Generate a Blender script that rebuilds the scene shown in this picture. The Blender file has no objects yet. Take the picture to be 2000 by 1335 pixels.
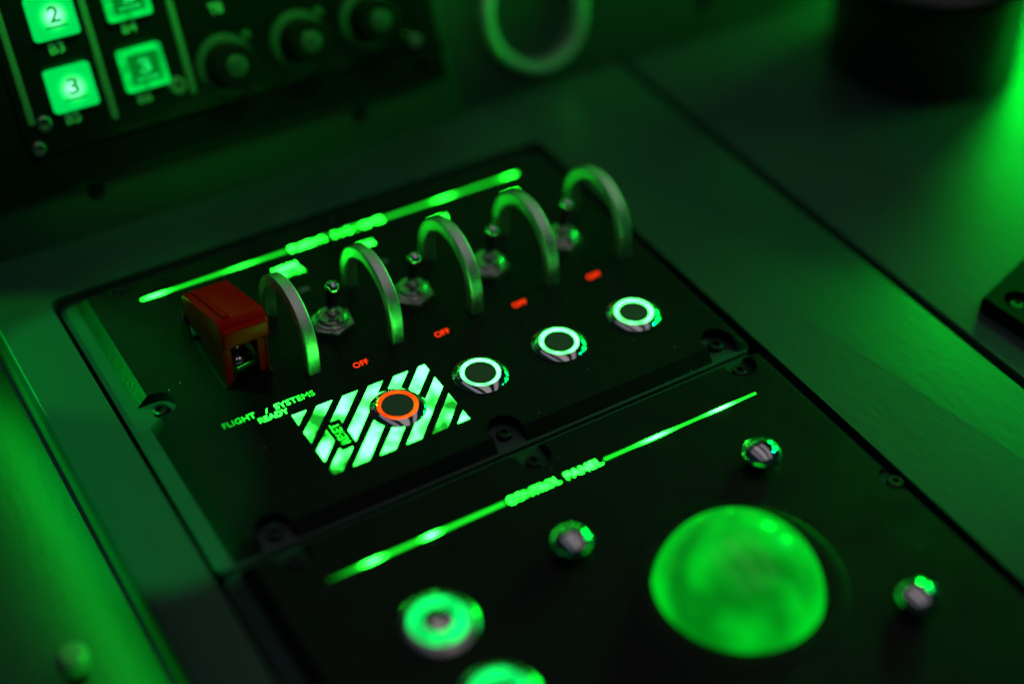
import bpy, bmesh, math, random
from mathutils import Matrix, Vector
random.seed(7)
S = bpy.context.scene
COL = S.collection
MM = 0.001
PI = math.pi
R = math.radians

# ------------------------------------------------------------------ camera
cam_d = bpy.data.cameras.new("camera")
cam = bpy.data.objects.new("camera", cam_d)
COL.objects.link(cam)
right = Vector((0.85223, -0.52279, 0.01982))
down = Vector((-0.33133, -0.56866, -0.75289))
fwd = Vector((0.40488, 0.63507, -0.65784))
m = Matrix((right, -down, -fwd)).transposed().to_4x4()
m.translation = Vector((-161.95, -254.03, 263.14)) * MM
cam.matrix_world = m
cam_d.sensor_width = 36
cam_d.lens = 53.70
cam_d.clip_start = 0.01
cam_d.clip_end = 20
cam_d.dof.use_dof = True
cam_d.dof.focus_distance = 0.386
cam_d.dof.aperture_fstop = 2.9
S.camera = cam

# ------------------------------------------------------------------ world
world = bpy.data.worlds.new("World")
S.world = world
world.use_nodes = True
bg = world.node_tree.nodes["Background"]
bg.inputs[0].default_value = (0.2, 0.9, 0.6, 1)
bg.inputs[1].default_value = 0.012

# ------------------------------------------------------------------ render look
S.view_settings.view_transform = 'Standard'
S.view_settings.look = 'None'
S.view_settings.exposure = 0
S.view_settings.gamma = 1
S.view_settings.use_curve_mapping = False
S.render.engine = 'CYCLES'
S.cycles.use_denoising = True
S.cycles.max_bounces = 6
S.cycles.sample_clamp_indirect = 4


# ------------------------------------------------------------------ lamps
def area(name, loc, target, sx, sy, col, power, spread=180):
    d = bpy.data.lights.new(name, 'AREA')
    d.shape = 'RECTANGLE'
    d.size = sx * MM
    d.size_y = sy * MM
    d.color = col
    d.energy = power
    d.spread = R(spread)
    o = bpy.data.objects.new(name, d)
    COL.objects.link(o)
    o.location = Vector(loc) * MM
    o.rotation_euler = (Vector(target) - Vector(loc)).to_track_quat('-Z', 'Y').to_euler()
    return o


def spot(name, loc, target, ang, blend, col, power, rad, square=False):
    d = bpy.data.lights.new(name, 'SPOT')
    d.color = col
    d.energy = power
    d.spot_size = R(ang)
    d.spot_blend = blend
    d.use_square = square
    d.shadow_soft_size = rad * MM
    o = bpy.data.objects.new(name, d)
    COL.objects.link(o)
    o.location = Vector(loc) * MM
    o.rotation_euler = (Vector(target) - Vector(loc)).to_track_quat('-Z', 'Y').to_euler()
    return o


GREEN = (0.0, 1.0, 0.13)
GREEN2 = (0.0, 1.0, 0.03)
for cx, wd, cc, pw in ((-210, 150, (0.84, 0.74, 1.0), 0.11), (75, 200, (1.0, 0.88, 0.92), 0.20), (385, 170, (0.96, 0.80, 0.92), 0.16)):
    area("soft_ceiling_lamp", (cx, -90, 640), (cx, -90.01, 0), wd, 1060, cc, pw)
area("green_right_lamp", (338, 108, 88), (215, 55, 0), 60, 50, GREEN2, 0.50)
area("green_side_lamp", (330, -5, 62), (215, 45, 14), 50, 40, GREEN2, 0.22)
area("green_front_lamp", (470, -10, 210), (40, -40, 0), 150, 120, GREEN, 0.20)
area("green_board_lamp", (80, 30, 300), (50, 180, 125), 240, 40, GREEN2, 0.50, spread=52)
lb = spot("green_bevel_beam", (-378, 309, 172), (-100, 56, 0), 6.2, 0.15, (0.0, 1.0, 0.05), 8.0, 4, square=True)
zz = (Vector((-378, 309, 172)) - Vector((-100, 56, 0))).normalized()
yy = zz.cross(Vector((1, 0, 0))).normalized()
lb.rotation_euler = Matrix((yy.cross(zz), yy, zz)).transposed().to_euler()
sl = spot("green_left_beam", (-330, 20, 330), (-104, 20, 0), 7.4, 0.12, GREEN, 7.5, 4, square=True)
sl.scale = (2.1, 1, 1)
sb = spot("green_right_beam", (420, -120, 330), (84, -55, 0), 18, 1.0, GREEN, 2.7, 6, square=True)
el = area("green_ledge_lamp", (-118.5, -70, -6), (-118.5, -70.01, -22), 6, 300, GREEN2, 0.05)
el.rotation_euler = (0, R(20), 0)


# ------------------------------------------------------------------ materials
def mat(name):
    mt = bpy.data.materials.new(name)
    mt.use_nodes = True
    nt = mt.node_tree
    return mt, nt, nt.nodes["Principled BSDF"]


def surf(name, col, rough, metal=0.0, bump=0.0, scale=400, stretch=(1, 1, 1), spec=0.5,
         rvar=0.0, cvar=0.0, coat=0.0, sss=0.0, dust=0.0):
    """procedural surface: object-space noise gives grain, uneven gloss and slight colour variation"""
    mt, nt, b = mat(name)
    b.inputs['Base Color'].default_value = (*col, 1)
    b.inputs['Roughness'].default_value = rough
    b.inputs['Metallic'].default_value = metal
    b.inputs['Specular IOR Level'].default_value = spec
    b.inputs['Coat Weight'].default_value = coat
    if sss:
        b.inputs['Subsurface Weight'].default_value = sss
        b.inputs['Subsurface Radius'].default_value = (0.002, 0.0004, 0.0003)
    tc = nt.nodes.new('ShaderNodeTexCoord')
    mp = nt.nodes.new('ShaderNodeMapping')
    mp.inputs['Scale'].default_value = stretch
    nt.links.new(tc.outputs['Object'], mp.inputs[0])
    if bump:
        n = nt.nodes.new('ShaderNodeTexNoise')
        n.inputs['Scale'].default_value = scale
        n.inputs['Detail'].default_value = 6
        nt.links.new(mp.outputs[0], n.inputs['Vector'])
        bp = nt.nodes.new('ShaderNodeBump')
        bp.inputs['Strength'].default_value = bump
        bp.inputs['Distance'].default_value = 0.0003
        nt.links.new(n.outputs['Fac'], bp.inputs['Height'])
        nt.links.new(bp.outputs[0], b.inputs['Normal'])
    if rvar or cvar:
        n2 = nt.nodes.new('ShaderNodeTexNoise')
        n2.inputs['Scale'].default_value = scale * 0.11
        n2.inputs['Detail'].default_value = 5
        nt.links.new(mp.outputs[0], n2.inputs['Vector'])
        if rvar:
            mr = nt.nodes.new('ShaderNodeMapRange')
            mr.inputs['To Min'].default_value = max(0.02, rough - rvar)
            mr.inputs['To Max'].default_value = rough + rvar
            nt.links.new(n2.outputs['Fac'], mr.inputs['Value'])
            nt.links.new(mr.outputs[0], b.inputs['Roughness'])
        if cvar:
            mx = nt.nodes.new('ShaderNodeMix')
            mx.data_type = 'RGBA'
            mx.inputs['A'].default_value = (*[c * (1 - cvar) for c in col], 1)
            mx.inputs['B'].default_value = (*[min(1, c * (1 + cvar)) for c in col], 1)
            nt.links.new(n2.outputs['Fac'], mx.inputs['Factor'])
            nt.links.new(mx.outputs['Result'], b.inputs['Base Color'])
    if dust:
        vo = nt.nodes.new('ShaderNodeTexVoronoi')
        vo.inputs['Scale'].default_value = 250
        nt.links.new(tc.outputs['Object'], vo.inputs['Vector'])
        sp = nt.nodes.new('ShaderNodeSeparateColor')
        nt.links.new(vo.outputs['Color'], sp.inputs[0])
        sz = nt.nodes.new('ShaderNodeMapRange')          # only some cells hold a speck, of uneven size
        sz.inputs['From Min'].default_value = 0.55
        sz.inputs['From Max'].default_value = 1.0
        sz.inputs['To Min'].default_value = 0.0
        sz.inputs['To Max'].default_value = 0.055
        nt.links.new(sp.outputs[0], sz.inputs['Value'])
        lt = nt.nodes.new('ShaderNodeMath')
        lt.operation = 'LESS_THAN'
        nt.links.new(vo.outputs['Distance'], lt.inputs[0])
        nt.links.new(sz.outputs[0], lt.inputs[1])
        ml = nt.nodes.new('ShaderNodeMath')
        ml.operation = 'MULTIPLY'
        ml.inputs[1].default_value = dust
        nt.links.new(lt.outputs[0], ml.inputs[0])
        mx = nt.nodes.new('ShaderNodeMix')
        mx.data_type = 'RGBA'
        mx.inputs['A'].default_value = (*col, 1)
        mx.inputs['B'].default_value = (0.35, 0.36, 0.35, 1)
        nt.links.new(ml.outputs[0], mx.inputs['Factor'])
        nt.links.new(mx.outputs['Result'], b.inputs['Base Color'])
    return mt


def glow(name, col, strength, hot=(), axis='X', noise=None, radial=None, edge=None):
    """a lit diffuser: even strength, plus the hot spots of the lamps behind it
    hot: (position mm, width mm, extra strength) along an axis; noise: (scale, low, high); radial: (radius mm, edge strength)"""
    mt = bpy.data.materials.new(name)
    mt.use_nodes = True
    nt = mt.node_tree
    nt.nodes.clear()
    out = nt.nodes.new('ShaderNodeOutputMaterial')
    e = nt.nodes.new('ShaderNodeEmission')
    e.inputs[0].default_value = (*col, 1)
    e.inputs[1].default_value = strength
    nt.links.new(e.outputs[0], out.inputs[0])
    tc = nt.nodes.new('ShaderNodeTexCoord')

    def mth(op, a, b=None):
        n = nt.nodes.new('ShaderNodeMath')
        n.operation = op
        for k, v in ((0, a), (1, b)):
            if v is None:
                continue
            if isinstance(v, (int, float)):
                n.inputs[k].default_value = v
            else:
                nt.links.new(v, n.inputs[k])
        return n.outputs[0]
    cur = None
    if hot:
        sp = nt.nodes.new('ShaderNodeSeparateXYZ')
        nt.links.new(tc.outputs['Object'], sp.inputs[0])
        x = mth('MULTIPLY', sp.outputs[axis], 1000.0)
        cur = strength
        for (p, w, a) in hot:
            d = mth('DIVIDE', mth('SUBTRACT', x, float(p)), float(w))
            g = mth('POWER', 2.718, mth('MULTIPLY', mth('MULTIPLY', d, d), -1.0))
            cur = mth('ADD', cur, mth('MULTIPLY', g, float(a)))
        cur = mth('MAXIMUM', cur, 0.03)
    if noise:
        n = nt.nodes.new('ShaderNodeTexNoise')
        n.inputs['Scale'].default_value = noise[0]
        n.inputs['Detail'].default_value = 2.5
        nt.links.new(tc.outputs['Object'], n.inputs['Vector'])
        mr = nt.nodes.new('ShaderNodeMapRange')
        mr.interpolation_type = 'SMOOTHSTEP'
        mr.inputs['From Min'].default_value = 0.36
        mr.inputs['From Max'].default_value = 0.64
        mr.inputs['To Min'].default_value = noise[1]
        mr.inputs['To Max'].default_value = noise[2]
        nt.links.new(n.outputs['Fac'], mr.inputs['Value'])
        cur = mr.outputs[0] if cur is None else mth('MULTIPLY', cur, mr.outputs[0])
    if radial:
        ln = nt.nodes.new('ShaderNodeVectorMath')
        ln.operation = 'LENGTH'
        nt.links.new(tc.outputs['Object'], ln.inputs[0])
        mr = nt.nodes.new('ShaderNodeMapRange')
        mr.interpolation_type = 'SMOOTHSTEP'
        mr.inputs['From Min'].default_value = radial[0] * 0.35 * MM
        mr.inputs['From Max'].default_value = radial[0] * MM
        mr.inputs['To Min'].default_value = strength
        mr.inputs['To Max'].default_value = radial[1]
        nt.links.new(ln.outputs['Value'], mr.inputs['Value'])
        cur = mr.outputs[0]
        if edge:
            m2 = nt.nodes.new('ShaderNodeMapRange')
            m2.interpolation_type = 'SMOOTHSTEP'
            m2.inputs['From Min'].default_value = radial[0] * 0.45 * MM
            m2.inputs['From Max'].default_value = radial[0] * 0.85 * MM
            nt.links.new(ln.outputs['Value'], m2.inputs['Value'])
            mx = nt.nodes.new('ShaderNodeMix')
            mx.data_type = 'RGBA'
            mx.inputs['A'].default_value = (*col, 1)
            mx.inputs['B'].default_value = (*edge, 1)
            nt.links.new(m2.outputs[0], mx.inputs['Factor'])
            nt.links.new(mx.outputs['Result'], e.inputs[0])
    if cur is not None:
        nt.links.new(cur, e.inputs[1])
    return mt


M = {}
M['black'] = surf('black_panel_coat', (0.010, 0.010, 0.010), 0.36, bump=0.24, scale=900, rvar=0.12, spec=0.15, dust=0.75)
M['black_gloss'] = surf('black_gloss', (0.008, 0.008, 0.008), 0.22, bump=0.06, scale=300, rvar=0.06)
M['black_satin'] = surf('black_satin', (0.03, 0.03, 0.03), 0.28, bump=0.1, scale=500, rvar=0.06)
M['black_soft'] = surf('black_rubber', (0.006, 0.006, 0.006), 0.6, bump=0.2, scale=700, spec=0.12)
M['console'] = surf('grey_console_paint', (0.026, 0.052, 0.056), 0.44, bump=0.38, scale=420, stretch=(1.0, 0.35, 1), rvar=0.08, cvar=0.12)
M['board'] = surf('dark_board_paint', (0.020, 0.040, 0.036), 0.5, bump=0.4, scale=420, rvar=0.08, cvar=0.1)
M['base'] = surf('grey_plate_paint', (0.025, 0.048, 0.052), 0.42, bump=0.4, scale=600, rvar=0.08, cvar=0.1)
M['dark'] = surf('dark_recess', (0.006, 0.006, 0.006), 0.8, bump=0.2, scale=300, spec=0.1)
M['alu'] = surf('satin_aluminium', (0.86, 0.86, 0.86), 0.40, metal=1, bump=0.35, scale=2600, rvar=0.08)
M['chrome'] = surf('chrome', (0.80, 0.80, 0.80), 0.07, metal=1, bump=0.03, scale=500, rvar=0.03)
M['nickel'] = surf('nickel_plate', (0.55, 0.54, 0.52), 0.27, metal=1, bump=0.04, scale=900, rvar=0.06)
M['steel'] = surf('black_oxide_steel', (0.05, 0.05, 0.05), 0.42, metal=1, bump=0.2, scale=900, rvar=0.1)
M['cap'] = surf('dark_metal_cap', (0.16, 0.16, 0.16), 0.45, metal=1, bump=0.1, scale=1500, rvar=0.08)
M['red'] = surf('red_plastic', (0.86, 0.006, 0.002), 0.32, bump=0.12, scale=500, spec=0.07, rvar=0.08, cvar=0.08, sss=0.15)
M['knob_grey'] = surf('dark_grey_plastic', (0.065, 0.072, 0.07), 0.4, bump=0.1, scale=500)
M['print'] = surf('grey_print', (0.55, 0.58, 0.56), 0.6, bump=0.1, scale=900)
M['pale'] = surf('pale_plastic', (0.20, 0.22, 0.21), 0.35, bump=0.1, scale=500)
G = (0.010, 1.0, 0.024)
M['bar_upper'] = glow('lit_upper_bar', G, 1.3, hot=((-73, 2.6, 34), (-48, 3.5, 6), (16, 3.0, 12), (39, 2.8, 9)))
M['bar_lower'] = glow('lit_lower_bar', G, 1.5, hot=((-77.5, 7, -1.4), (-66, 1.9, 45), (-51, 1.6, 80), (12, 3.2, 60), (32, 2.8, 80)))
M['text_name'] = glow('lit_names', G, 4, noise=(160, 5, 40))
M['text_hot'] = glow('lit_title', G, 6, noise=(220, 3, 26))
M['text_soft'] = glow('lit_small_text', G, 2.0, hot=((-79, 9, -1.4), (-64, 5, 14)))
M['text_reset'] = glow('lit_reset_text', G, 6, noise=(300, 1.6, 7))
M['stripe'] = glow('lit_stripes', (0.026, 1.0, 0.06), 1, noise=(95, 0.45, 20))
M['red_text'] = glow('lit_red_text', (1.0, 0.035, 0.003), 2.2)
M['ring_white'] = glow('lit_ring', (0.05, 1.0, 0.11), 14, noise=(260, 5, 13))
M['ring_red'] = glow('lit_red_ring', (1.0, 0.065, 0.002), 2.1, noise=(120, 1.2, 3.0))
M['ring_low'] = glow('lit_lower_ring', (0.004, 1.0, 0.14), 1.0, noise=(140, 0.8, 1.7))


# ------------------------------------------------------------------ mesh helpers (mm in, metres out)
def link(name, me, mt=None, parent=None, loc=(0, 0, 0), rot=(0, 0, 0), sharp=35):
    me.transform(Matrix.Scale(MM, 4))
    if mt:
        me.materials.clear()
        me.materials.append(mt)
    for p in me.polygons:
        p.use_smooth = True
    me.set_sharp_from_angle(angle=R(sharp))
    me.update()
    o = bpy.data.objects.new(name, me)
    COL.objects.link(o)
    o.location = Vector(loc) * MM
    o.rotation_euler = rot
    if parent:
        o.parent = parent
    return o


def tag(o, label=None, cat=None, group=None, kind=None):
    for k, v in (('label', label), ('category', cat), ('group', group), ('kind', kind)):
        if v:
            o[k] = v
    return o


def thing(name, label, cat, loc=(0, 0, 0), rot=(0, 0, 0), group=None):
    o = bpy.data.objects.new(name, None)
    o.empty_display_size = 0.005
    COL.objects.link(o)
    o.location = Vector(loc) * MM
    o.rotation_euler = rot
    return tag(o, label, cat, group)


def dup(root, loc, label):
    r = root.copy()
    COL.objects.link(r)
    r.location = Vector(loc) * MM
    r['label'] = label
    for ch in list(root.children):
        c = ch.copy()
        COL.objects.link(c)
        c.parent = r
        for g in list(ch.children):
            d = g.copy()
            COL.objects.link(d)
            d.parent = c
    return r


def tomesh(bm, name='mesh'):
    bmesh.ops.recalc_face_normals(bm, faces=bm.faces)
    me = bpy.data.meshes.new(name)
    bm.to_mesh(me)
    bm.free()
    return me


def add_box(bm, x0, x1, y0, y1, z0, z1, bev=0.0, seg=2):
    r = bmesh.ops.create_cube(bm, size=1)
    for v in r['verts']:
        v.co = Vector(((x0 + x1) / 2 + v.co.x * (x1 - x0), (y0 + y1) / 2 + v.co.y * (y1 - y0), (z0 + z1) / 2 + v.co.z * (z1 - z0)))
    if bev:
        es = list({e for v in r['verts'] for e in v.link_edges})
        bmesh.ops.bevel(bm, geom=es, offset=bev, segments=seg, profile=0.5, affect='EDGES')
    return bm


def box(*a, **k):
    return tomesh(add_box(bmesh.new(), *a, **k))


def add_prism(bm, pts, z0, z1, bev=0.0, seg=1, top=True, bottom=False):
    """vertical prism over a 2-D outline; bev bevels the top rim (45 degrees)"""
    lo = [bm.verts.new((x, y, z0)) for x, y in pts]
    hi = [bm.verts.new((x, y, z1)) for x, y in pts]
    n = len(pts)
    f_lo = bm.faces.new(lo[::-1])
    f_hi = bm.faces.new(hi)
    for i in range(n):
        bm.faces.new((lo[i], lo[(i + 1) % n], hi[(i + 1) % n], hi[i]))
    if bev:
        bmesh.ops.bevel(bm, geom=list(f_hi.edges), offset=bev, segments=seg, profile=0.5, affect='EDGES')
    return bm


def prism(*a, **k):
    return tomesh(add_prism(bmesh.new(), *a, **k))


def rrect(x0, x1, y0, y1, r, n=6):
    pts = []
    for cx, cy, a0 in ((x1 - r, y1 - r, 0), (x0 + r, y1 - r, 90), (x0 + r, y0 + r, 180), (x1 - r, y0 + r, 270)):
        for i in range(n + 1):
            a = R(a0 + 90 * i / n)
            pts.append((cx + r * math.cos(a), cy + r * math.sin(a)))
    return pts


def chamfered(x0, x1, y0, y1, r, z0, z1, b, n=3, steps=1):
    """slab with rounded corners and a sloping (or rounded, steps > 1) top rim"""
    bm = bmesh.new()
    lv = [(0, z0)]
    if steps == 1:
        lv += [(0, z1 - b), (b, z1)]
    else:
        lv += [(b - b * math.cos(PI / 2 * k / steps), z1 - b + b * math.sin(PI / 2 * k / steps)) for k in range(steps + 1)]
    rows = [[bm.verts.new((px, py, z)) for px, py in rrect(x0 + i, x1 - i, y0 + i, y1 - i, max(r - i, 0.25), n)] for i, z in lv]
    N = len(rows[0])
    bm.faces.new(rows[0][::-1])
    for a, c in zip(rows, rows[1:]):
        for i in range(N):
            bm.faces.new((a[i], a[(i + 1) % N], c[(i + 1) % N], c[i]))
    bm.faces.new(rows[-1])
    return tomesh(bm)


def ngon(cx, cy, r, n, a0=0.0):
    return [(cx + r * math.cos(a0 + 2 * PI * i / n), cy + r * math.sin(a0 + 2 * PI * i / n)) for i in range(n)]


def add_lathe(bm, prof, seg=64, cx=0, cy=0):
    """revolve (r, z) points about the z axis; r = 0 ends close the surface"""
    rings = []
    for r_, z_ in prof:
        if r_ <= 1e-6:
            rings.append([bm.verts.new((cx, cy, z_))])
        else:
            rings.append([bm.verts.new((cx + r_ * math.cos(2 * PI * i / seg), cy + r_ * math.sin(2 * PI * i / seg), z_)) for i in range(seg)])
    for a, b in zip(rings, rings[1:]):
        for i in range(seg):
            j = (i + 1) % seg
            if len(a) == 1 and len(b) == 1:
                continue
            if len(a) == 1:
                bm.faces.new((a[0], b[i], b[j]))
            elif len(b) == 1:
                bm.faces.new((a[i], a[j], b[0]))
            else:
                bm.faces.new((a[i], a[j], b[j], b[i]))
    return bm


def lathe(prof, seg=64):
    return tomesh(add_lathe(bmesh.new(), prof, seg))


def arc(cx, cz, r, a0, a1, n):
    return [(cx + r * math.cos(R(a0 + (a1 - a0) * i / n)), cz + r * math.sin(R(a0 + (a1 - a0) * i / n))) for i in range(n + 1)]


def boolean(me, cutters, op='DIFFERENCE'):
    """cut mesh by meshes (all in mm), returns a new mesh"""
    o = bpy.data.objects.new('work', me)
    COL.objects.link(o)
    cs = []
    for c in cutters:
        co = bpy.data.objects.new('cutter', c)
        COL.objects.link(co)
        cs.append(co)
        md = o.modifiers.new('b', 'BOOLEAN')
        md.operation = op
        md.solver = 'EXACT'
        md.object = co
    bpy.context.view_layer.update()
    dg = bpy.context.evaluated_depsgraph_get()
    res = bpy.data.meshes.new_from_object(o.evaluated_get(dg))
    for q in [o] + cs:
        bpy.data.objects.remove(q)
    return res


def text_mesh(s, width, cap, x0, y0, z=0.0, thick=0.1, rot=0.0, weight=0.0, space=1.0):
    """lettering as thin solid letters: fitted to a width (mm) and cap height, baseline start at x0, y0"""
    cu = bpy.data.curves.new('t', 'FONT')
    cu.body = s
    cu.size = 1
    cu.extrude = 0.05
    cu.offset = weight
    cu.space_character = space
    cu.resolution_u = 4
    o = bpy.data.objects.new('t', cu)
    COL.objects.link(o)
    bpy.context.view_layer.update()
    dg = bpy.context.evaluated_depsgraph_get()
    me = bpy.data.meshes.new_from_object(o.evaluated_get(dg))
    bpy.data.objects.remove(o)
    xs = [v.co.x for v in me.vertices]
    ys = [v.co.y for v in me.vertices]
    ax, bx = min(xs), max(xs)
    ay, by = min(ys), max(ys)
    sx = width / (bx - ax)
    sy = cap / (by - ay)
    T = Matrix.Translation((x0, y0, z)) @ Matrix.Rotation(rot, 4, 'Z') @ Matrix.Diagonal((sx, sy, thick * 10, 1)) @ Matrix.Translation((-ax, -ay, 0.05))
    me.transform(T)
    return me


def join(meshes):
    bm = bmesh.new()
    for me in meshes:
        bm.from_mesh(me)
    return tomesh(bm)


def clip_poly(poly, a, b, c):
    """keep the side a*x+b*y <= c of a convex polygon"""
    out = []
    for i in range(len(poly)):
        p, q = poly[i], poly[(i + 1) % len(poly)]
        dp, dq = a * p[0] + b * p[1] - c, a * q[0] + b * q[1] - c
        if dp <= 0:
            out.append(p)
        if (dp < 0 < dq) or (dq < 0 < dp):
            t = dp / (dp - dq)
            out.append((p[0] + t * (q[0] - p[0]), p[1] + t * (q[1] - p[1])))
    return out


# ================================================================== the setting
Z_CON = -1.2
# centre console top with the opening the panels sit in
con = chamfered(-113.5, 105.0, -210, 150, 1.0, -16, Z_CON, 0.7, 3, 4)
hole = prism(rrect(-98.4, 57.2, -260, 78.0, 3.0), -60, 20)
o = link('centre_console', boolean(con, [hole]), M['console'])
tag(o, kind='structure', label='grey painted console surround with the sunken panels')
o = link('console_well', box(-100, 60, -200, 80, -24, -16.2), M['dark'])
tag(o, kind='structure', label='dark bottom of the opening under the panels')
# deck to the right, a narrow groove away
o = link('side_deck', prism([(108.0, -210), (480, -210), (480, 150), (108.0, 150)], -16, Z_CON - 0.3, bev=0.8, seg=3), M['console'])
tag(o, kind='structure', label='grey side deck right of the narrow groove')
o = link('groove_bed', box(104, 109, -210, 150, -18, -12), M['dark'])
tag(o, kind='structure', label='dark bottom of the groove')
# low ledge left of the console
o = link('side_ledge', box(-420, -113.7, -320, 420, -40, -22), M['console'])
tag(o, kind='structure', label='low ledge along the left side of the console')

# ================================================================== sloping instrument board behind
TILT = (R(65), 0, 0)
_t = R(65)
UX, UU, UN = Vector((1, 0, 0)), Vector((0, math.cos(_t), math.sin(_t))), Vector((0, -math.sin(_t), math.cos(_t)))
O3 = Vector((0, 97, 0))


def tp(x, s, h=0):
    return O3 + UX * x + UU * s + UN * h


# far board, set back
o = link('instrument_board', boolean(box(-112.5, 480, -14, 260, -14, -6.2, bev=0.5),
                                     [prism(ngon(76.9, 25.5, 15.2, 64), -9.5, 4), prism(ngon(142.8, 12.9, 2.6, 32), -9.5, 4)]),
         M['board'], loc=O3, rot=TILT)
tag(o, kind='structure', label='grey sloping instrument board behind the console')

housing = thing('button_unit', 'large black unit with lit number keys and knobs on the sloping board', 'button unit', O3, TILT)
hb = box(-112, 44, -8, 200, -6.0, -3.6, bev=0.5)
hb = boolean(hb, [prism(ngon(-73.3, 11.5, 2.6, 32), -5.4, 4), prism(ngon(9.7, 10.6, 2.6, 32), -5.4, 4), prism(ngon(41, 24, 1.8, 32), -5.4, 4)])
link('back_plate', hb, M['board'], housing)
fr = boolean(box(-108, 40.5, 14.8, 190, -3.5, -0.6, bev=0.9, seg=3), [prism(ngon(32.0, 20.0, 2.0, 32), -2.8, 4)])
link('bezel', fr, M['black_gloss'], housing)
link('front_plate', prism(rrect(-88.5, 36.5, 26.0, 190, 2.5), -0.55, 0.6, bev=0.5, seg=2), M['black_gloss'], housing)
for x, s0 in ((-63.2, 30.3), (-39.7, 31.2), (-85.6, 34.6)):
    link('divider_strip', prism(rrect(x - 0.85, x + 0.85, s0, 160, 0.8), 0.62, 1.5, bev=0.3, seg=2), M['pale'], housing)


def bolt(parent, x, y, z, r, h, name='screw', mt='nickel'):
    prof = [(0, h * 0.45), (r * 0.45, h * 0.45), (r * 0.48, h * 0.98), (r * 0.8, h), (r * 0.97, h * 0.85), (r, h * 0.6), (r, 0)]
    return link(name, lathe(prof, 28), M[mt], parent, loc=(x, y, z))


bolt(housing, -43.9, 34.6, 0.6, 2.5, 2.2, mt='pale')
bolt(housing, -82.7, 34.4, 0.6, 2.1, 2.0)
bolt(housing, -86.0, 28.2, 0.6, 1.9, 2.0)
bolt(housing, 30.7, 28.4, 0.6, 1.9, 2.0)
bolt(housing, -73.3, 11.5, -5.4, 1.5, 1.2, mt='steel')
bolt(housing, 9.7, 10.6, -5.4, 1.5, 1.2, mt='steel')
for s, x, y in (('B3', -75.1, 51.4), ('B5', -76.3, 32.4), ('B4', -54.4, 52.0), ('B6', -55.6, 32.5), ('TB', -29.0, 51.0)):
    link('printed_label', text_mesh(s, 4.0, 2.9, x, y, 0.6, 0.12, weight=0.012), M['print'], housing)


# lit number keys
def key(x, s, digit, bright, label):
    t = thing('number_key', label, 'lit key', tp(x, s, 0.6), TILT, 'lit number keys on the sloping unit')
    bm = bmesh.new()
    W, H, w, h = 6.15, 5.9, 4.6, 4.4
    rings = [rrect(-W, W, -H, H, 0.9, 3), rrect(-W, W, -H, H, 0.9, 3), rrect(-w - .4, w + .4, -h - .4, h + .4, 0.8, 3), rrect(-w, w, -h, h, 0.6, 3)]
    zs = [0, 2.6, 3.9, 4.0 if bright else 4.0]
    if not bright:
        rings.append(rrect(-w + .35, w - .35, -h + .35, h - .35, 0.4, 3))
        zs.append(3.1)
    vs = [[bm.verts.new((px, py, z)) for px, py in r] for r, z in zip(rings, zs)]
    n = len(rings[0])
    for a, b in zip(vs, vs[1:]):
        for i in range(n):
            bm.faces.new((a[i], a[(i + 1) % n], b[(i + 1) % n], b[i]))
    if bright:
        bm.faces.new(vs[-1])
        mt = glow('lit_key_bright', (0.42, 1.0, 0.80), 2.4, radial=(6.6, 0.75), edge=(0.0, 1.0, 0.12))
        lm = glow('lit_key_mark', (0.0, 1.0, 0.16), 0.30)
    else:
        mt = glow('lit_key_dim', (0.0, 1.0, 0.07), 0.20)
        rm = glow('lit_key_rim', (0.0, 1.0, 0.09), 0.62, noise=(260, 0.45, 0.85))
        lm = glow('lit_key_raised_mark', (0.01, 1.0, 0.14), 0.85, noise=(300, 0.6, 1.1))
    if bright:
        link('cap', tomesh(bm), mt, t)
    else:
        link('rim', tomesh(bm), rm, t)
        link('cap', prism([(px * 1.02, py * 1.02) for px, py in rings[-1]], 1.0, 3.12), mt, t)
    zt = 4.0 if bright else 3.13
    wt = 0.02 if bright else 0.045
    link('digit', text_mesh(digit, 3.1, 4.5, -1.5, -1.7, zt + 0.02, 0.08 if bright else 0.7, weight=wt), lm, t)
    link('underline', box(-3.0, 3.0, -3.1, -2.5, zt + 0.02, zt + (0.12 if bright else 0.7)), lm, t)
    return t


key(-72.2, 61.4, '2', True, 'brightly lit white-centred key 2 above the label B3')
key(-72.7, 41.9, '3', True, 'brightly lit white-centred key 3 above the label B5')
key(-51.5, 61.6, '2', False, 'dim green key above the label B4 with raised mark')
key(-52.0, 42.1, '3', False, 'dim green key with raised 3 beside a bright screw')


# rotary knobs
def knob(x, s, label):
    t = thing('rotary_knob', label, 'knob', tp(x, s, 0.6), TILT, 'rotary knobs on the sloping unit')
    link('skirt', lathe([(6.6, 0), (8.6, 0), (8.8, 0.6), (8.4, 1.3), (7.0, 1.6), (6.6, 1.6)], 64), M['knob_grey'], t)
    link('grip', lathe([(6.4, 0.1), (6.5, 2), (6.3, 9.4), (5.6, 10.2), (0, 10.2)], 64), M['black_soft'], t)
    link('end_cap', lathe([(3.1, 10.2), (3.1, 10.7), (2.8, 10.9), (0, 10.9)], 40), M['knob_grey'], t)
    bm = bmesh.new()
    add_lathe(bm, [(1.3, 0), (1.3, 0.5), (1.0, 0.7), (0, 0.7)], 20, 8.2, 6.4)
    link('index_dot', tomesh(bm), M['knob_grey'], t)
    return t


knob(-28.6, 36.6, 'black rotary knob nearest the number keys')
knob(-5.3, 37.6, 'middle one of the three black rotary knobs')
knob(17.2, 38.2, 'black rotary knob farthest from the number keys')

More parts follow.
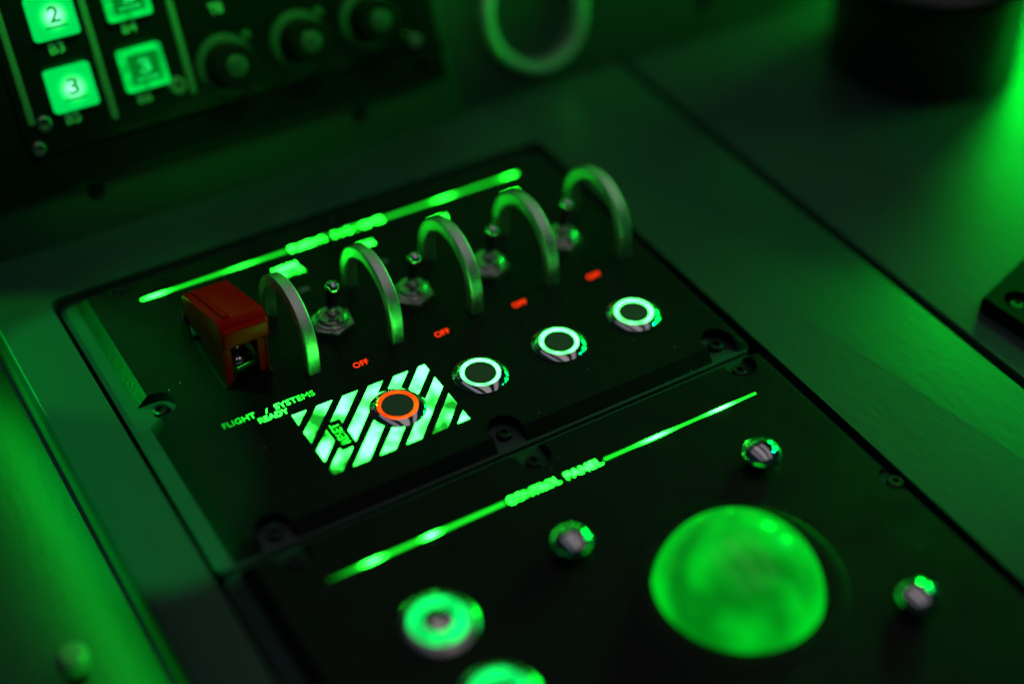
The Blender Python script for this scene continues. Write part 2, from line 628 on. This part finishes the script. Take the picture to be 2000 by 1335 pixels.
# round gauge set into the board
t = thing('round_gauge', 'round gauge with pale metal ring on the sloping board', 'gauge', tp(76.9, 25.5, -6.2), TILT)
link('ring', lathe([(15.0, -3), (15.0, 1.5), (15.8, 3.2), (17.8, 3.4), (19.2, 2.4), (19.6, 0.02), (15.0, 0.02)], 96), M['alu'], t)
link('face', lathe([(0, -2.6), (14.9, -2.6)], 72), M['board'], t)


# ================================================================== the two panels
def slot(cx, cy, r, to, length=14, z0=-3.4, z1=5):
    """cutter for an open screw notch: round end plus a channel to the edge"""
    pts = []
    if to in ('S', 'N'):
        sg = -1 if to == 'S' else 1
        a0 = 0 if to == 'S' else 180
        pts = [(cx + r * math.cos(R(a0 + 180 * i / 16)), cy + r * math.sin(R(a0 + 180 * i / 16))) for i in range(17)]
        x0, x1 = pts[-1][0], pts[0][0]
        pts += [(x0, cy + sg * length), (x1, cy + sg * length)]
    else:
        sg = -1 if to == 'W' else 1
        a0 = -90 if to == 'W' else 90
        pts = [(cx + r * math.cos(R(a0 + 180 * i / 16)), cy + r * math.sin(R(a0 + 180 * i / 16))) for i in range(17)]
        y0, y1 = pts[-1][1], pts[0][1]
        pts += [(cx + sg * length, y0), (cx + sg * length, y1)]
    return prism(pts, z0, z1)


def panel(root, x0, x1, y0, y1, notches, extra):
    pl = chamfered(x0, x1, y0, y1, 0.6, -3.0, 0.0, 2.75, 2)
    pl = boolean(pl, [slot(cx, cy, 4.3, to) for cx, cy, to in notches] + extra)
    return link('face_plate', pl, M['black'], root, sharp=20)


# ---------------------------------- upper panel
up = thing('upper_panel', 'black upper panel with red guarded switch, hoops and lit hazard stripes', 'control panel')
notch_up = [(-88.0, 24.2, 'W'), (-18.3, -26.2, 'S'), (47.2, -26.2, 'S'), (-80.9, -27.2, 'S'), (-81.5, 73.4, 'N'), (-18.3, 73.4, 'N'), (47.2, 73.4, 'N')]
panel(up, -92.4, 55.2, -30.6, 75.0, notch_up, [])
link('base_plate', prism(rrect(-96.7, 55.8, -31.6, 76.6, 3.4), -5.2, -3.04, bev=0.45, seg=2), M['base'], up)
for cx, cy, to in notch_up:
    bolt(up, cx, cy, -3.02, 1.95, 1.5, mt='steel')


def bar_mesh(x0, x1, y, w, z=0.0, h=0.12):
    return prism(rrect(x0, x1, y - w / 2, y + w / 2, w * 0.45, 4), z - 0.05, z + h)


YT = 64.6
link('light_bar', bar_mesh(-77.3, -34.0, YT, 0.95), M['bar_upper'], up)
link('light_bar', bar_mesh(-3.6, 41.4, YT, 0.95), M['bar_upper'], up)
link('lit_title', text_mesh('FLIGHT', 11.6, 2.3, -33.3, YT - 1.15, -0.02, 0.14, weight=0.0), M['text_hot'], up)
link('lit_title', text_mesh('SYSTEMS', 16.4, 2.3, -20.4, YT - 1.15, -0.02, 0.14, weight=0.0), M['text_hot'], up)
# small names above the toggles (mostly behind the hoops)
for k, (a, b) in enumerate((('MAIN', 'POWER'), ('AUX', ''), ('NAV', ''), ('COM', ''))):
    cx = -38 + 24 * k
    rows = [(a, 57.0 if b else 55.4)] + ([(b, 54.0)] if b else [])
    for s, yy in rows:
        wd = 1.75 * len(s)
        link('lit_name', text_mesh(s, wd, 2.0, cx - wd / 2, yy, -0.02, 0.14, weight=0.0), M['text_name'], up)
    link('printed_on_mark', text_mesh('ON', 2.9, 1.8, cx - 1.0, 46.0, -0.05, 0.09), M['print'], up)
    link('lit_off_mark', text_mesh('OFF', 4.2, 1.9, cx - 2.1, 11.4, -0.02, 0.1, weight=-0.012), M['red_text'], up)
tx = [text_mesh('FLIGHT', 8.5, 1.9, -77.7, 7.75, -0.02, 0.12, weight=0.0),
      text_mesh('/', 0.9, 1.5, -66.6, 7.7, -0.02, 0.12, weight=0.0),
      text_mesh('SYSTEMS', 10.8, 1.9, -63.9, 7.7, -0.02, 0.12, weight=0.0),
      text_mesh('READY', 7.8, 1.7, -69.3, 5.25, -0.02, 0.12, weight=0.0)]
link('lit_text', join(tx), M['text_soft'], up)

# hazard stripes: parallelograms at 45 degrees inside a rectangle, with a cut-out for RESET
X0, X1, Y0, Y1 = -61.5, -24.1, -19.3, 3.8
rect = [(X0, Y0), (X1, Y0), (X1, Y1), (X0, Y1)]
pieces = []
tri = clip_poly(rect, 1, -1, -61.4)
pieces.append(tri)
for k in range(7):
    c0, c1 = -58.5 + 7.2 * k, -54.3 + 7.2 * k
    pieces.append(clip_poly(clip_poly(rect, 1, -1, c1), -1, 1, -c0))
pieces.append(clip_poly(rect, -1, 1, 8.2))
bm = bmesh.new()
for pc in pieces:
    if len(pc) > 2:
        vs = [bm.verts.new((x, y, -0.05)) for x, y in pc]
        ar = sum(pc[i][0] * pc[(i + 1) % len(pc)][1] - pc[(i + 1) % len(pc)][0] * pc[i][1] for i in range(len(pc)))
        q = pc if ar > 0 else pc[::-1]
        bm2 = bmesh.new()
        add_prism(bm2, q, -0.05, 0.1)
        bmesh.ops.recalc_face_normals(bm2, faces=bm2.faces)
        mtmp = bpy.data.meshes.new('p')
        bm2.to_mesh(mtmp)
        bm2.free()
        for v in vs:
            bm.verts.remove(v)
        bm.from_mesh(mtmp)
hz = bpy.data.meshes.new('hz')
bm.to_mesh(hz)
bm.free()
hz = boolean(hz, [box(-56.4, -51.9, -13.5, -3.0, -1, 1), prism(ngon(-37.6, -6.7, 6.2, 48), -1, 1)])
link('hazard_stripes', hz, M['stripe'], up)
link('lit_reset_word', text_mesh('RESET', 7.4, 2.3, -53.0, -11.5, -0.02, 0.12, rot=R(90), weight=-0.014), M['text_reset'], up)

# ---------------------------------- lower panel
lo = thing('lower_panel', 'black lower panel with long lit CONTROL PANEL bar and trackball', 'control panel')
notch_lo = [(-80.7, -37.6, 'N'), (-17.2, -38.0, 'N'), (46.4, -37.4, 'N'), (54.2, -88.0, 'E'), (54.2, -140.0, 'E')]
BALL = (1.2, -94.7)
ballcut = prism(ngon(BALL[0], BALL[1], 19.5, 96), -8, 5)
panel(lo, -92.4, 55.4, -190.0, -33.4, notch_lo, [ballcut])
bpl = prism(rrect(-96.7, 55.9, -195.0, -32.6, 3.4), -5.2, -3.04, bev=0.45, seg=2)
link('base_plate', boolean(bpl, [prism(ngon(BALL[0], BALL[1], 19.5, 96), -8, 5)]), M['base'], lo)
for cx, cy, to in notch_lo:
    bolt(lo, cx, cy, -3.02, 1.95, 1.5, mt='steel')
YB = -47.9
link('light_bar', bar_mesh(-77.4, -31.2, YB, 0.85), M['bar_lower'], lo)
link('light_bar', bar_mesh(-3.4, 43.2, YB, 0.85), M['bar_lower'], lo)
link('lit_title', text_mesh('CONTROL', 14.2, 2.2, -30.5, YB - 1.1, -0.02, 0.14, weight=-0.004), M['text_hot'], lo)
link('lit_title', text_mesh('PANEL', 10.2, 2.2, -14.4, YB - 1.1, -0.02, 0.14, weight=-0.004), M['text_hot'], lo)

# ================================================================== things on the upper panel
GX = [-50.0, -26.0, -2.0, 22.0, 46.0]          # hoops between the switches
TX = [-38.0, -14.0, 10.0, 34.0]                # switch columns


def hoop_mesh():
    cz, Ro, Ri, w = 4.6, 14.9, 11.7, 1.7
    prof = []                                   # cross-section (radial, x) with small chamfers
    c = 0.35
    prof = [(Ri + c, -w), (Ro - c, -w), (Ro, -w + c), (Ro, w - c), (Ro - c, w), (Ri + c, w), (Ri, w - c), (Ri, -w + c)]
    path = [(1, 0, 0.0), (1, 0, cz)]
    bm = bmesh.new()
    rows = []
    rows.append([bm.verts.new((x, r, 0.0)) for r, x in prof])
    N = 48
    for i in range(N + 1):
        a = PI * i / N
        rows.append([bm.verts.new((x, r * math.cos(a), cz + r * math.sin(a))) for r, x in prof])
    rows.append([bm.verts.new((x, -r, 0.0)) for r, x in prof])
    n = len(prof)
    for a, b in zip(rows, rows[1:]):
        for i in range(n):
            bm.faces.new((a[i], a[(i + 1) % n], b[(i + 1) % n], b[i]))
    bm.faces.new(rows[0])
    bm.faces.new(rows[-1][::-1])
    return tomesh(bm)


hl = ['grey metal hoop right beside the red switch cover',
      'grey metal hoop between the first and second bare toggle switches',
      'grey metal hoop between the second and third bare toggle switches',
      'grey metal hoop between the third and fourth bare toggle switches',
      'grey metal hoop at the far right end of the row']
h0 = link('guard_hoop', hoop_mesh(), M['alu'], loc=(GX[0] + 0.15, 29.3, 0), sharp=25)
tag(h0, hl[0], 'guard hoop', 'metal hoops between the switches')
for x, l in zip(GX[1:], hl[1:]):
    h = h0.copy()
    COL.objects.link(h)
    h.location = Vector((x + 0.15, 29.3, 0)) * MM
    h['label'] = l


# toggle switches
def nut_parts(t):
    bm = bmesh.new()
    add_prism(bm, ngon(0, 0, 6.0, 6, R(20)), 0, 1.7, bev=0.3, seg=2)
    link('hex_nut', tomesh(bm), M['nickel'], t)
    col = lathe([(4.5, 1.7), (4.5, 2.2), (3.9, 2.5), (3.9, 3.4), (3.5, 3.7), (2.2, 3.7), (1.9, 2.6), (0, 2.6)], 56)
    key = box(-0.6, 0.6, -4.4, -2.6, 2.3, 5)
    link('bushing', boolean(col, [key]), M['nickel'], t)


def lever_mesh():
    prof = [(0, 0), (1.3, 0), (1.35, 3.0), (1.5, 5), (1.75, 9), (1.95, 11.4)]
    prof += [(1.95 * math.cos(R(a)), 11.6 + 1.95 * math.sin(R(a))) for a in range(8, 90, 12)] + [(0, 13.55)]
    return lathe(prof, 48)


tl = ['chrome toggle switch right after the red guarded switch',
      'second bare chrome toggle switch from the red cover',
      'third bare chrome toggle switch from the red cover',
      'chrome toggle switch farthest from the red cover']
t0 = thing('toggle_switch', tl[0], 'toggle switch', (TX[0] + 0.6, 29.8, 0), group='bare toggle switches')
nut_parts(t0)
link('lever', lever_mesh(), M['chrome'], t0, loc=(0, 0, 2.4), rot=(R(9), 0, 0))
for x, l in zip(TX[1:], tl[1:]):
    dup(t0, (x + 0.6, 29.8, 0), l)

# red guarded switch
g = thing('guarded_switch', 'toggle switch under a closed red plastic safety cover', 'guarded switch', (-64.9, 30.5, 0))
link('base_bracket', prism(rrect(-6.9, 6.4, -10.2, 17.5, 1.2), 0.0, 0.9, bev=0.25, seg=2), M['black_gloss'], g)
for sx in (-1, 1):
    ear = [(11.0, 0.9), (18.0, 0.9), (18.4, 4.5), (17.0, 6.6), (14.8, 6.6), (12.8, 4.5)]
    bm = bmesh.new()
    xa, xb = (6.75, 7.35) if sx > 0 else (-7.35, -6.75)
    lo_ = [bm.verts.new((xa, y, z)) for y, z in ear]
    hi_ = [bm.verts.new((xb, y, z)) for y, z in ear]
    bm.faces.new(lo_)
    bm.faces.new(hi_[::-1])
    for i in range(len(ear)):
        j = (i + 1) % len(ear)
        bm.faces.new((lo_[i], lo_[j], hi_[j], hi_[i]))
    link('hinge_ear', tomesh(bm), M['black_gloss'], g)
pin = lathe([(0, -8.3), (0.9, -8.2), (1.2, -7.7), (0.8, -7.4), (0.8, 7.4), (1.2, 7.7), (0.9, 8.2), (0, 8.3)], 24)
link('hinge_pin', pin, M['chrome'], g, loc=(0, 16.2, 4.0), rot=(0, R(90), 0))

# cover: solid of the side profile, hollowed out, open front
side = [(-9.9, 1.2), (-9.9, 15.5)]
side += [(-7.9 - 2.0 * math.cos(R(a)), 18.3 + 2.0 * math.sin(R(a))) for a in (0, 18, 36, 54, 72)]
side += [(-7.0, 20.2), (16.2, 12.2), (17.2, 10.8), (17.4, 6.2), (15.8, 3.4), (13.0, 3.6), (6.0, 4.6), (-5.6, 2.6), (-7.2, 1.2)]


def xprism(pts, xa, xb, bev=0.0):
    bm = bmesh.new()
    a = [bm.verts.new((xa, y, z)) for y, z in pts]
    b = [bm.verts.new((xb, y, z)) for y, z in pts]
    fa = bm.faces.new(a)
    fb = bm.faces.new(b[::-1])
    for i in range(len(pts)):
        j = (i + 1) % len(pts)
        bm.faces.new((a[i], a[j], b[j], b[i]))
    if bev:
        bmesh.ops.recalc_face_normals(bm, faces=bm.faces)
        bmesh.ops.bevel(bm, geom=list(set(fa.edges) | set(fb.edges)), offset=bev, segments=2, profile=0.5, affect='EDGES')
    return tomesh(bm)


cover = xprism(side, -6.4, 6.1, 0.5)
inner = xprism([(-8.4, -2), (-8.4, 17.0), (-6.6, 18.4), (15.0, 10.6), (16.0, 9.0), (16.0, -2)], -4.6, 4.3)
front = box(-4.0, 3.2, -14, -7.0, -2, 12.6)
cv = boolean(cover, [inner, front, box(5.4, 8, -14, 2.5, -2, 13.4), box(-5.2, 5.2, -12, -9.2, -2, 13.6)])
co = link('safety_cover', cv, M['red'], g, sharp=30)
link('cover_rib', boolean(xprism([(-7.2, 20.0), (15.6, 12.15), (15.6, 13.0), (-7.4, 20.95)], -4.3, -2.5, 0.15), []), M['red'], co)
link('cover_lip', box(-6.45, 6.15, -11.0, -8.6, 13.3, 18.9, bev=0.9, seg=4), M['red'], co)
# switch inside
sw = lathe([(3.4, 0.9), (3.4, 3.6), (3.0, 4.0), (1.9, 4.0), (1.9, 3.2), (0, 3.2)], 48)
bm = bmesh.new()
add_prism(bm, ngon(0, 0, 5.2, 6, R(10)), 0.9, 2.6, bev=0.3, seg=2)
link('hex_nut', tomesh(bm), M['nickel'], g, loc=(-0.2, -1.5, 0))
link('bushing', sw, M['chrome'], g, loc=(-0.2, -1.5, 0))
link('lever', lever_mesh(), M['chrome'], g, loc=(-0.2, -1.5, 2.6), rot=(R(14), 0, 0))


# push buttons
def push_button(name, x, y, ringmat, label, group=None):
    t = thing(name, label, 'push button', (x, y, 0), group=group)
    prof = [(6.6, 0.0), (7.2, 0.04), (7.26, 0.22), (7.15, 0.36), (5.5, 1.12), (5.32, 1.16), (5.24, 1.1), (5.2, 0.3)]
    link('bezel', lathe(prof, 96), M['chrome'], t, sharp=28)
    link('light_ring', lathe([(5.16, 0.4), (5.15, 1.0), (5.05, 1.08), (4.3, 1.08), (4.22, 1.0), (4.2, 0.4)], 96), ringmat, t)
    link('button_cap', lathe([(4.17, 0.4), (4.17, 0.98), (4.0, 1.14), (0, 1.14)], 72), M['cap'], t)
    return t


BX = [-37.6, -13.7, 10.2, 34.0]
push_button('push_button', BX[0], -6.9, M['ring_red'], 'push button with glowing orange-red ring on the hazard stripes')
b1 = push_button('push_button', BX[1], -6.9, M['ring_white'], 'push button with white-green ring right beside the hazard stripes', 'push buttons with white-green rings')
dup(b1, (BX[2], -6.9, 0), 'middle one of the three push buttons with white-green rings')
dup(b1, (BX[3], -6.9, 0), 'push button with white-green ring farthest from the hazard stripes')

# ================================================================== things on the lower panel
t = thing('trackball', 'large glowing green trackball sunk in the lower panel', 'trackball', (BALL[0], BALL[1], 0))
bm = bmesh.new()
bmesh.ops.create_uvsphere(bm, u_segments=96, v_segments=64, radius=19.3)
mt, nt, b = mat('lit_green_ball')
b.inputs['Base Color'].default_value = (0.02, 0.25, 0.04, 1)
b.inputs['Roughness'].default_value = 0.2
b.inputs['Specular IOR Level'].default_value = 0.5
b.inputs['Emission Color'].default_value = (0.0, 1.0, 0.025, 1)
tc = nt.nodes.new('ShaderNodeTexCoord')
nn = nt.nodes.new('ShaderNodeTexNoise')
nn.inputs['Scale'].default_value = 46
nn.inputs['Detail'].default_value = 3
nn.inputs['Distortion'].default_value = 0.35
nt.links.new(tc.outputs['Object'], nn.inputs['Vector'])
mr = nt.nodes.new('ShaderNodeMapRange')
mr.interpolation_type = 'SMOOTHSTEP'
mr.inputs['From Min'].default_value = 0.35
mr.inputs['From Max'].default_value = 0.65
mr.inputs['To Min'].default_value = 0.20
mr.inputs['To Max'].default_value = 0.66
nt.links.new(nn.outputs['Fac'], mr.inputs['Value'])
nt.links.new(mr.outputs[0], b.inputs['Emission Strength'])
link('ball', tomesh(bm), mt, t, loc=(0, 0, -4.0), sharp=180)
link('socket', lathe([(0, -24.5), (14, -20), (19.4, -8.0), (19.4, -0.6), (19.5, 0.02), (19.7, 0.10), (24.4, 0.10), (24.6, 0.02)], 96), M['black'], t)

dn = [(-25.7, -67.7, 'chrome dome button left of the trackball under the word CONTROL'),
      (28.9, -67.4, 'chrome dome button behind the trackball under the thin end of the bar'),
      (30.8, -119.6, 'chrome dome button nearest the right edge of the lower panel')]
d0 = thing('dome_button', dn[0][2], 'dome button', (dn[0][0], dn[0][1], 0), group='chrome dome buttons around the trackball')
link('stem', lathe([(2.6, 0), (2.6, 1.9)], 32), M['steel'], d0)
dome = [(2.6, 1.6), (4.2, 1.7), (4.9, 2.2)] + [(4.95 * math.cos(R(a)), 2.5 + 3.2 * math.sin(R(a))) for a in range(4, 90, 8)] + [(0, 5.7)]
link('dome', lathe(dome, 64), M['chrome'], d0, sharp=80)
for x, y, l in dn[1:]:
    dup(d0, (x, y, 0), l)

r0 = thing('ring_button', 'round button with broad mint-green ring, whole in view', 'ring button', (-61.9, -70.6, 0), group='buttons with broad green rings')
link('bezel', lathe([(8.4, 0), (8.9, 0.05), (8.95, 0.2), (8.85, 0.3), (7.1, 0.95), (6.8, 1.0), (6.7, 0.6)], 96), M['nickel'], r0, sharp=28)
ring = [(6.68, 1.6), (6.66, 2.5), (6.3, 2.9), (5.4, 3.15), (4.4, 3.05), (3.6, 2.75), (3.4, 2.5), (3.38, 1.6)]
link('light_ring', lathe([(a, b - 1.4) for a, b in ring], 96), M['ring_low'], r0)
link('button_cap', lathe([(3.36, 0.2), (3.36, 1.25), (3.2, 1.35), (0, 1.35)], 56), M['chrome'], r0)
dup(r0, (-60.4, -94.0, 0), 'round button with broad green ring, cut off by the bottom of the photo')

# ================================================================== right-hand deck
t = thing('lever_housing', 'thick black cylinder standing on the side deck', 'cylinder', (198.5, 58, Z_CON - 0.3), (R(2), R(-7), 0))
link('body', lathe([(31.5, 0), (31.8, 0.6), (31.0, 30), (30.7, 40), (29.5, 41), (0, 41)], 96), M['black_satin'], t)
link('rim', lathe([(30.7, 35.5), (33.2, 36.5), (33.8, 38.8), (33.2, 41.5), (30, 42.6), (24, 42.6), (24, 41.1)], 96), M['black_gloss'], t)

t = thing('corner_panel', 'black panel corner with a sunken screw at the right edge', 'panel', (0, 0, Z_CON - 0.3))
cp = prism([(117.6, -51.4), (119.4, -66.5), (126, -150), (230, -150), (230, -20), (141, -44.5)], 0.0, 4.6, bev=0.5, seg=2)
link('face_plate', boolean(cp, [prism(ngon(125.2, -57.2, 3.9, 40), 2.0, 9)]), M['dark'], t)
bolt(t, 125.2, -57.2, 2.0, 1.9, 1.5, mt='steel')

t = thing('ledge_knob', 'small pale knob on the low ledge at the bottom left', 'knob', (-131.0, -27.5, -22.0))
link('stem', lathe([(2.2, 0), (2.2, 5)], 24), M['steel'], t)
link('cap', lathe([(2.2, 4.5), (3.6, 4.6), (3.9, 6), (3.5, 8.5), (2.6, 9.4), (0, 9.6)], 40), M['pale'], t)
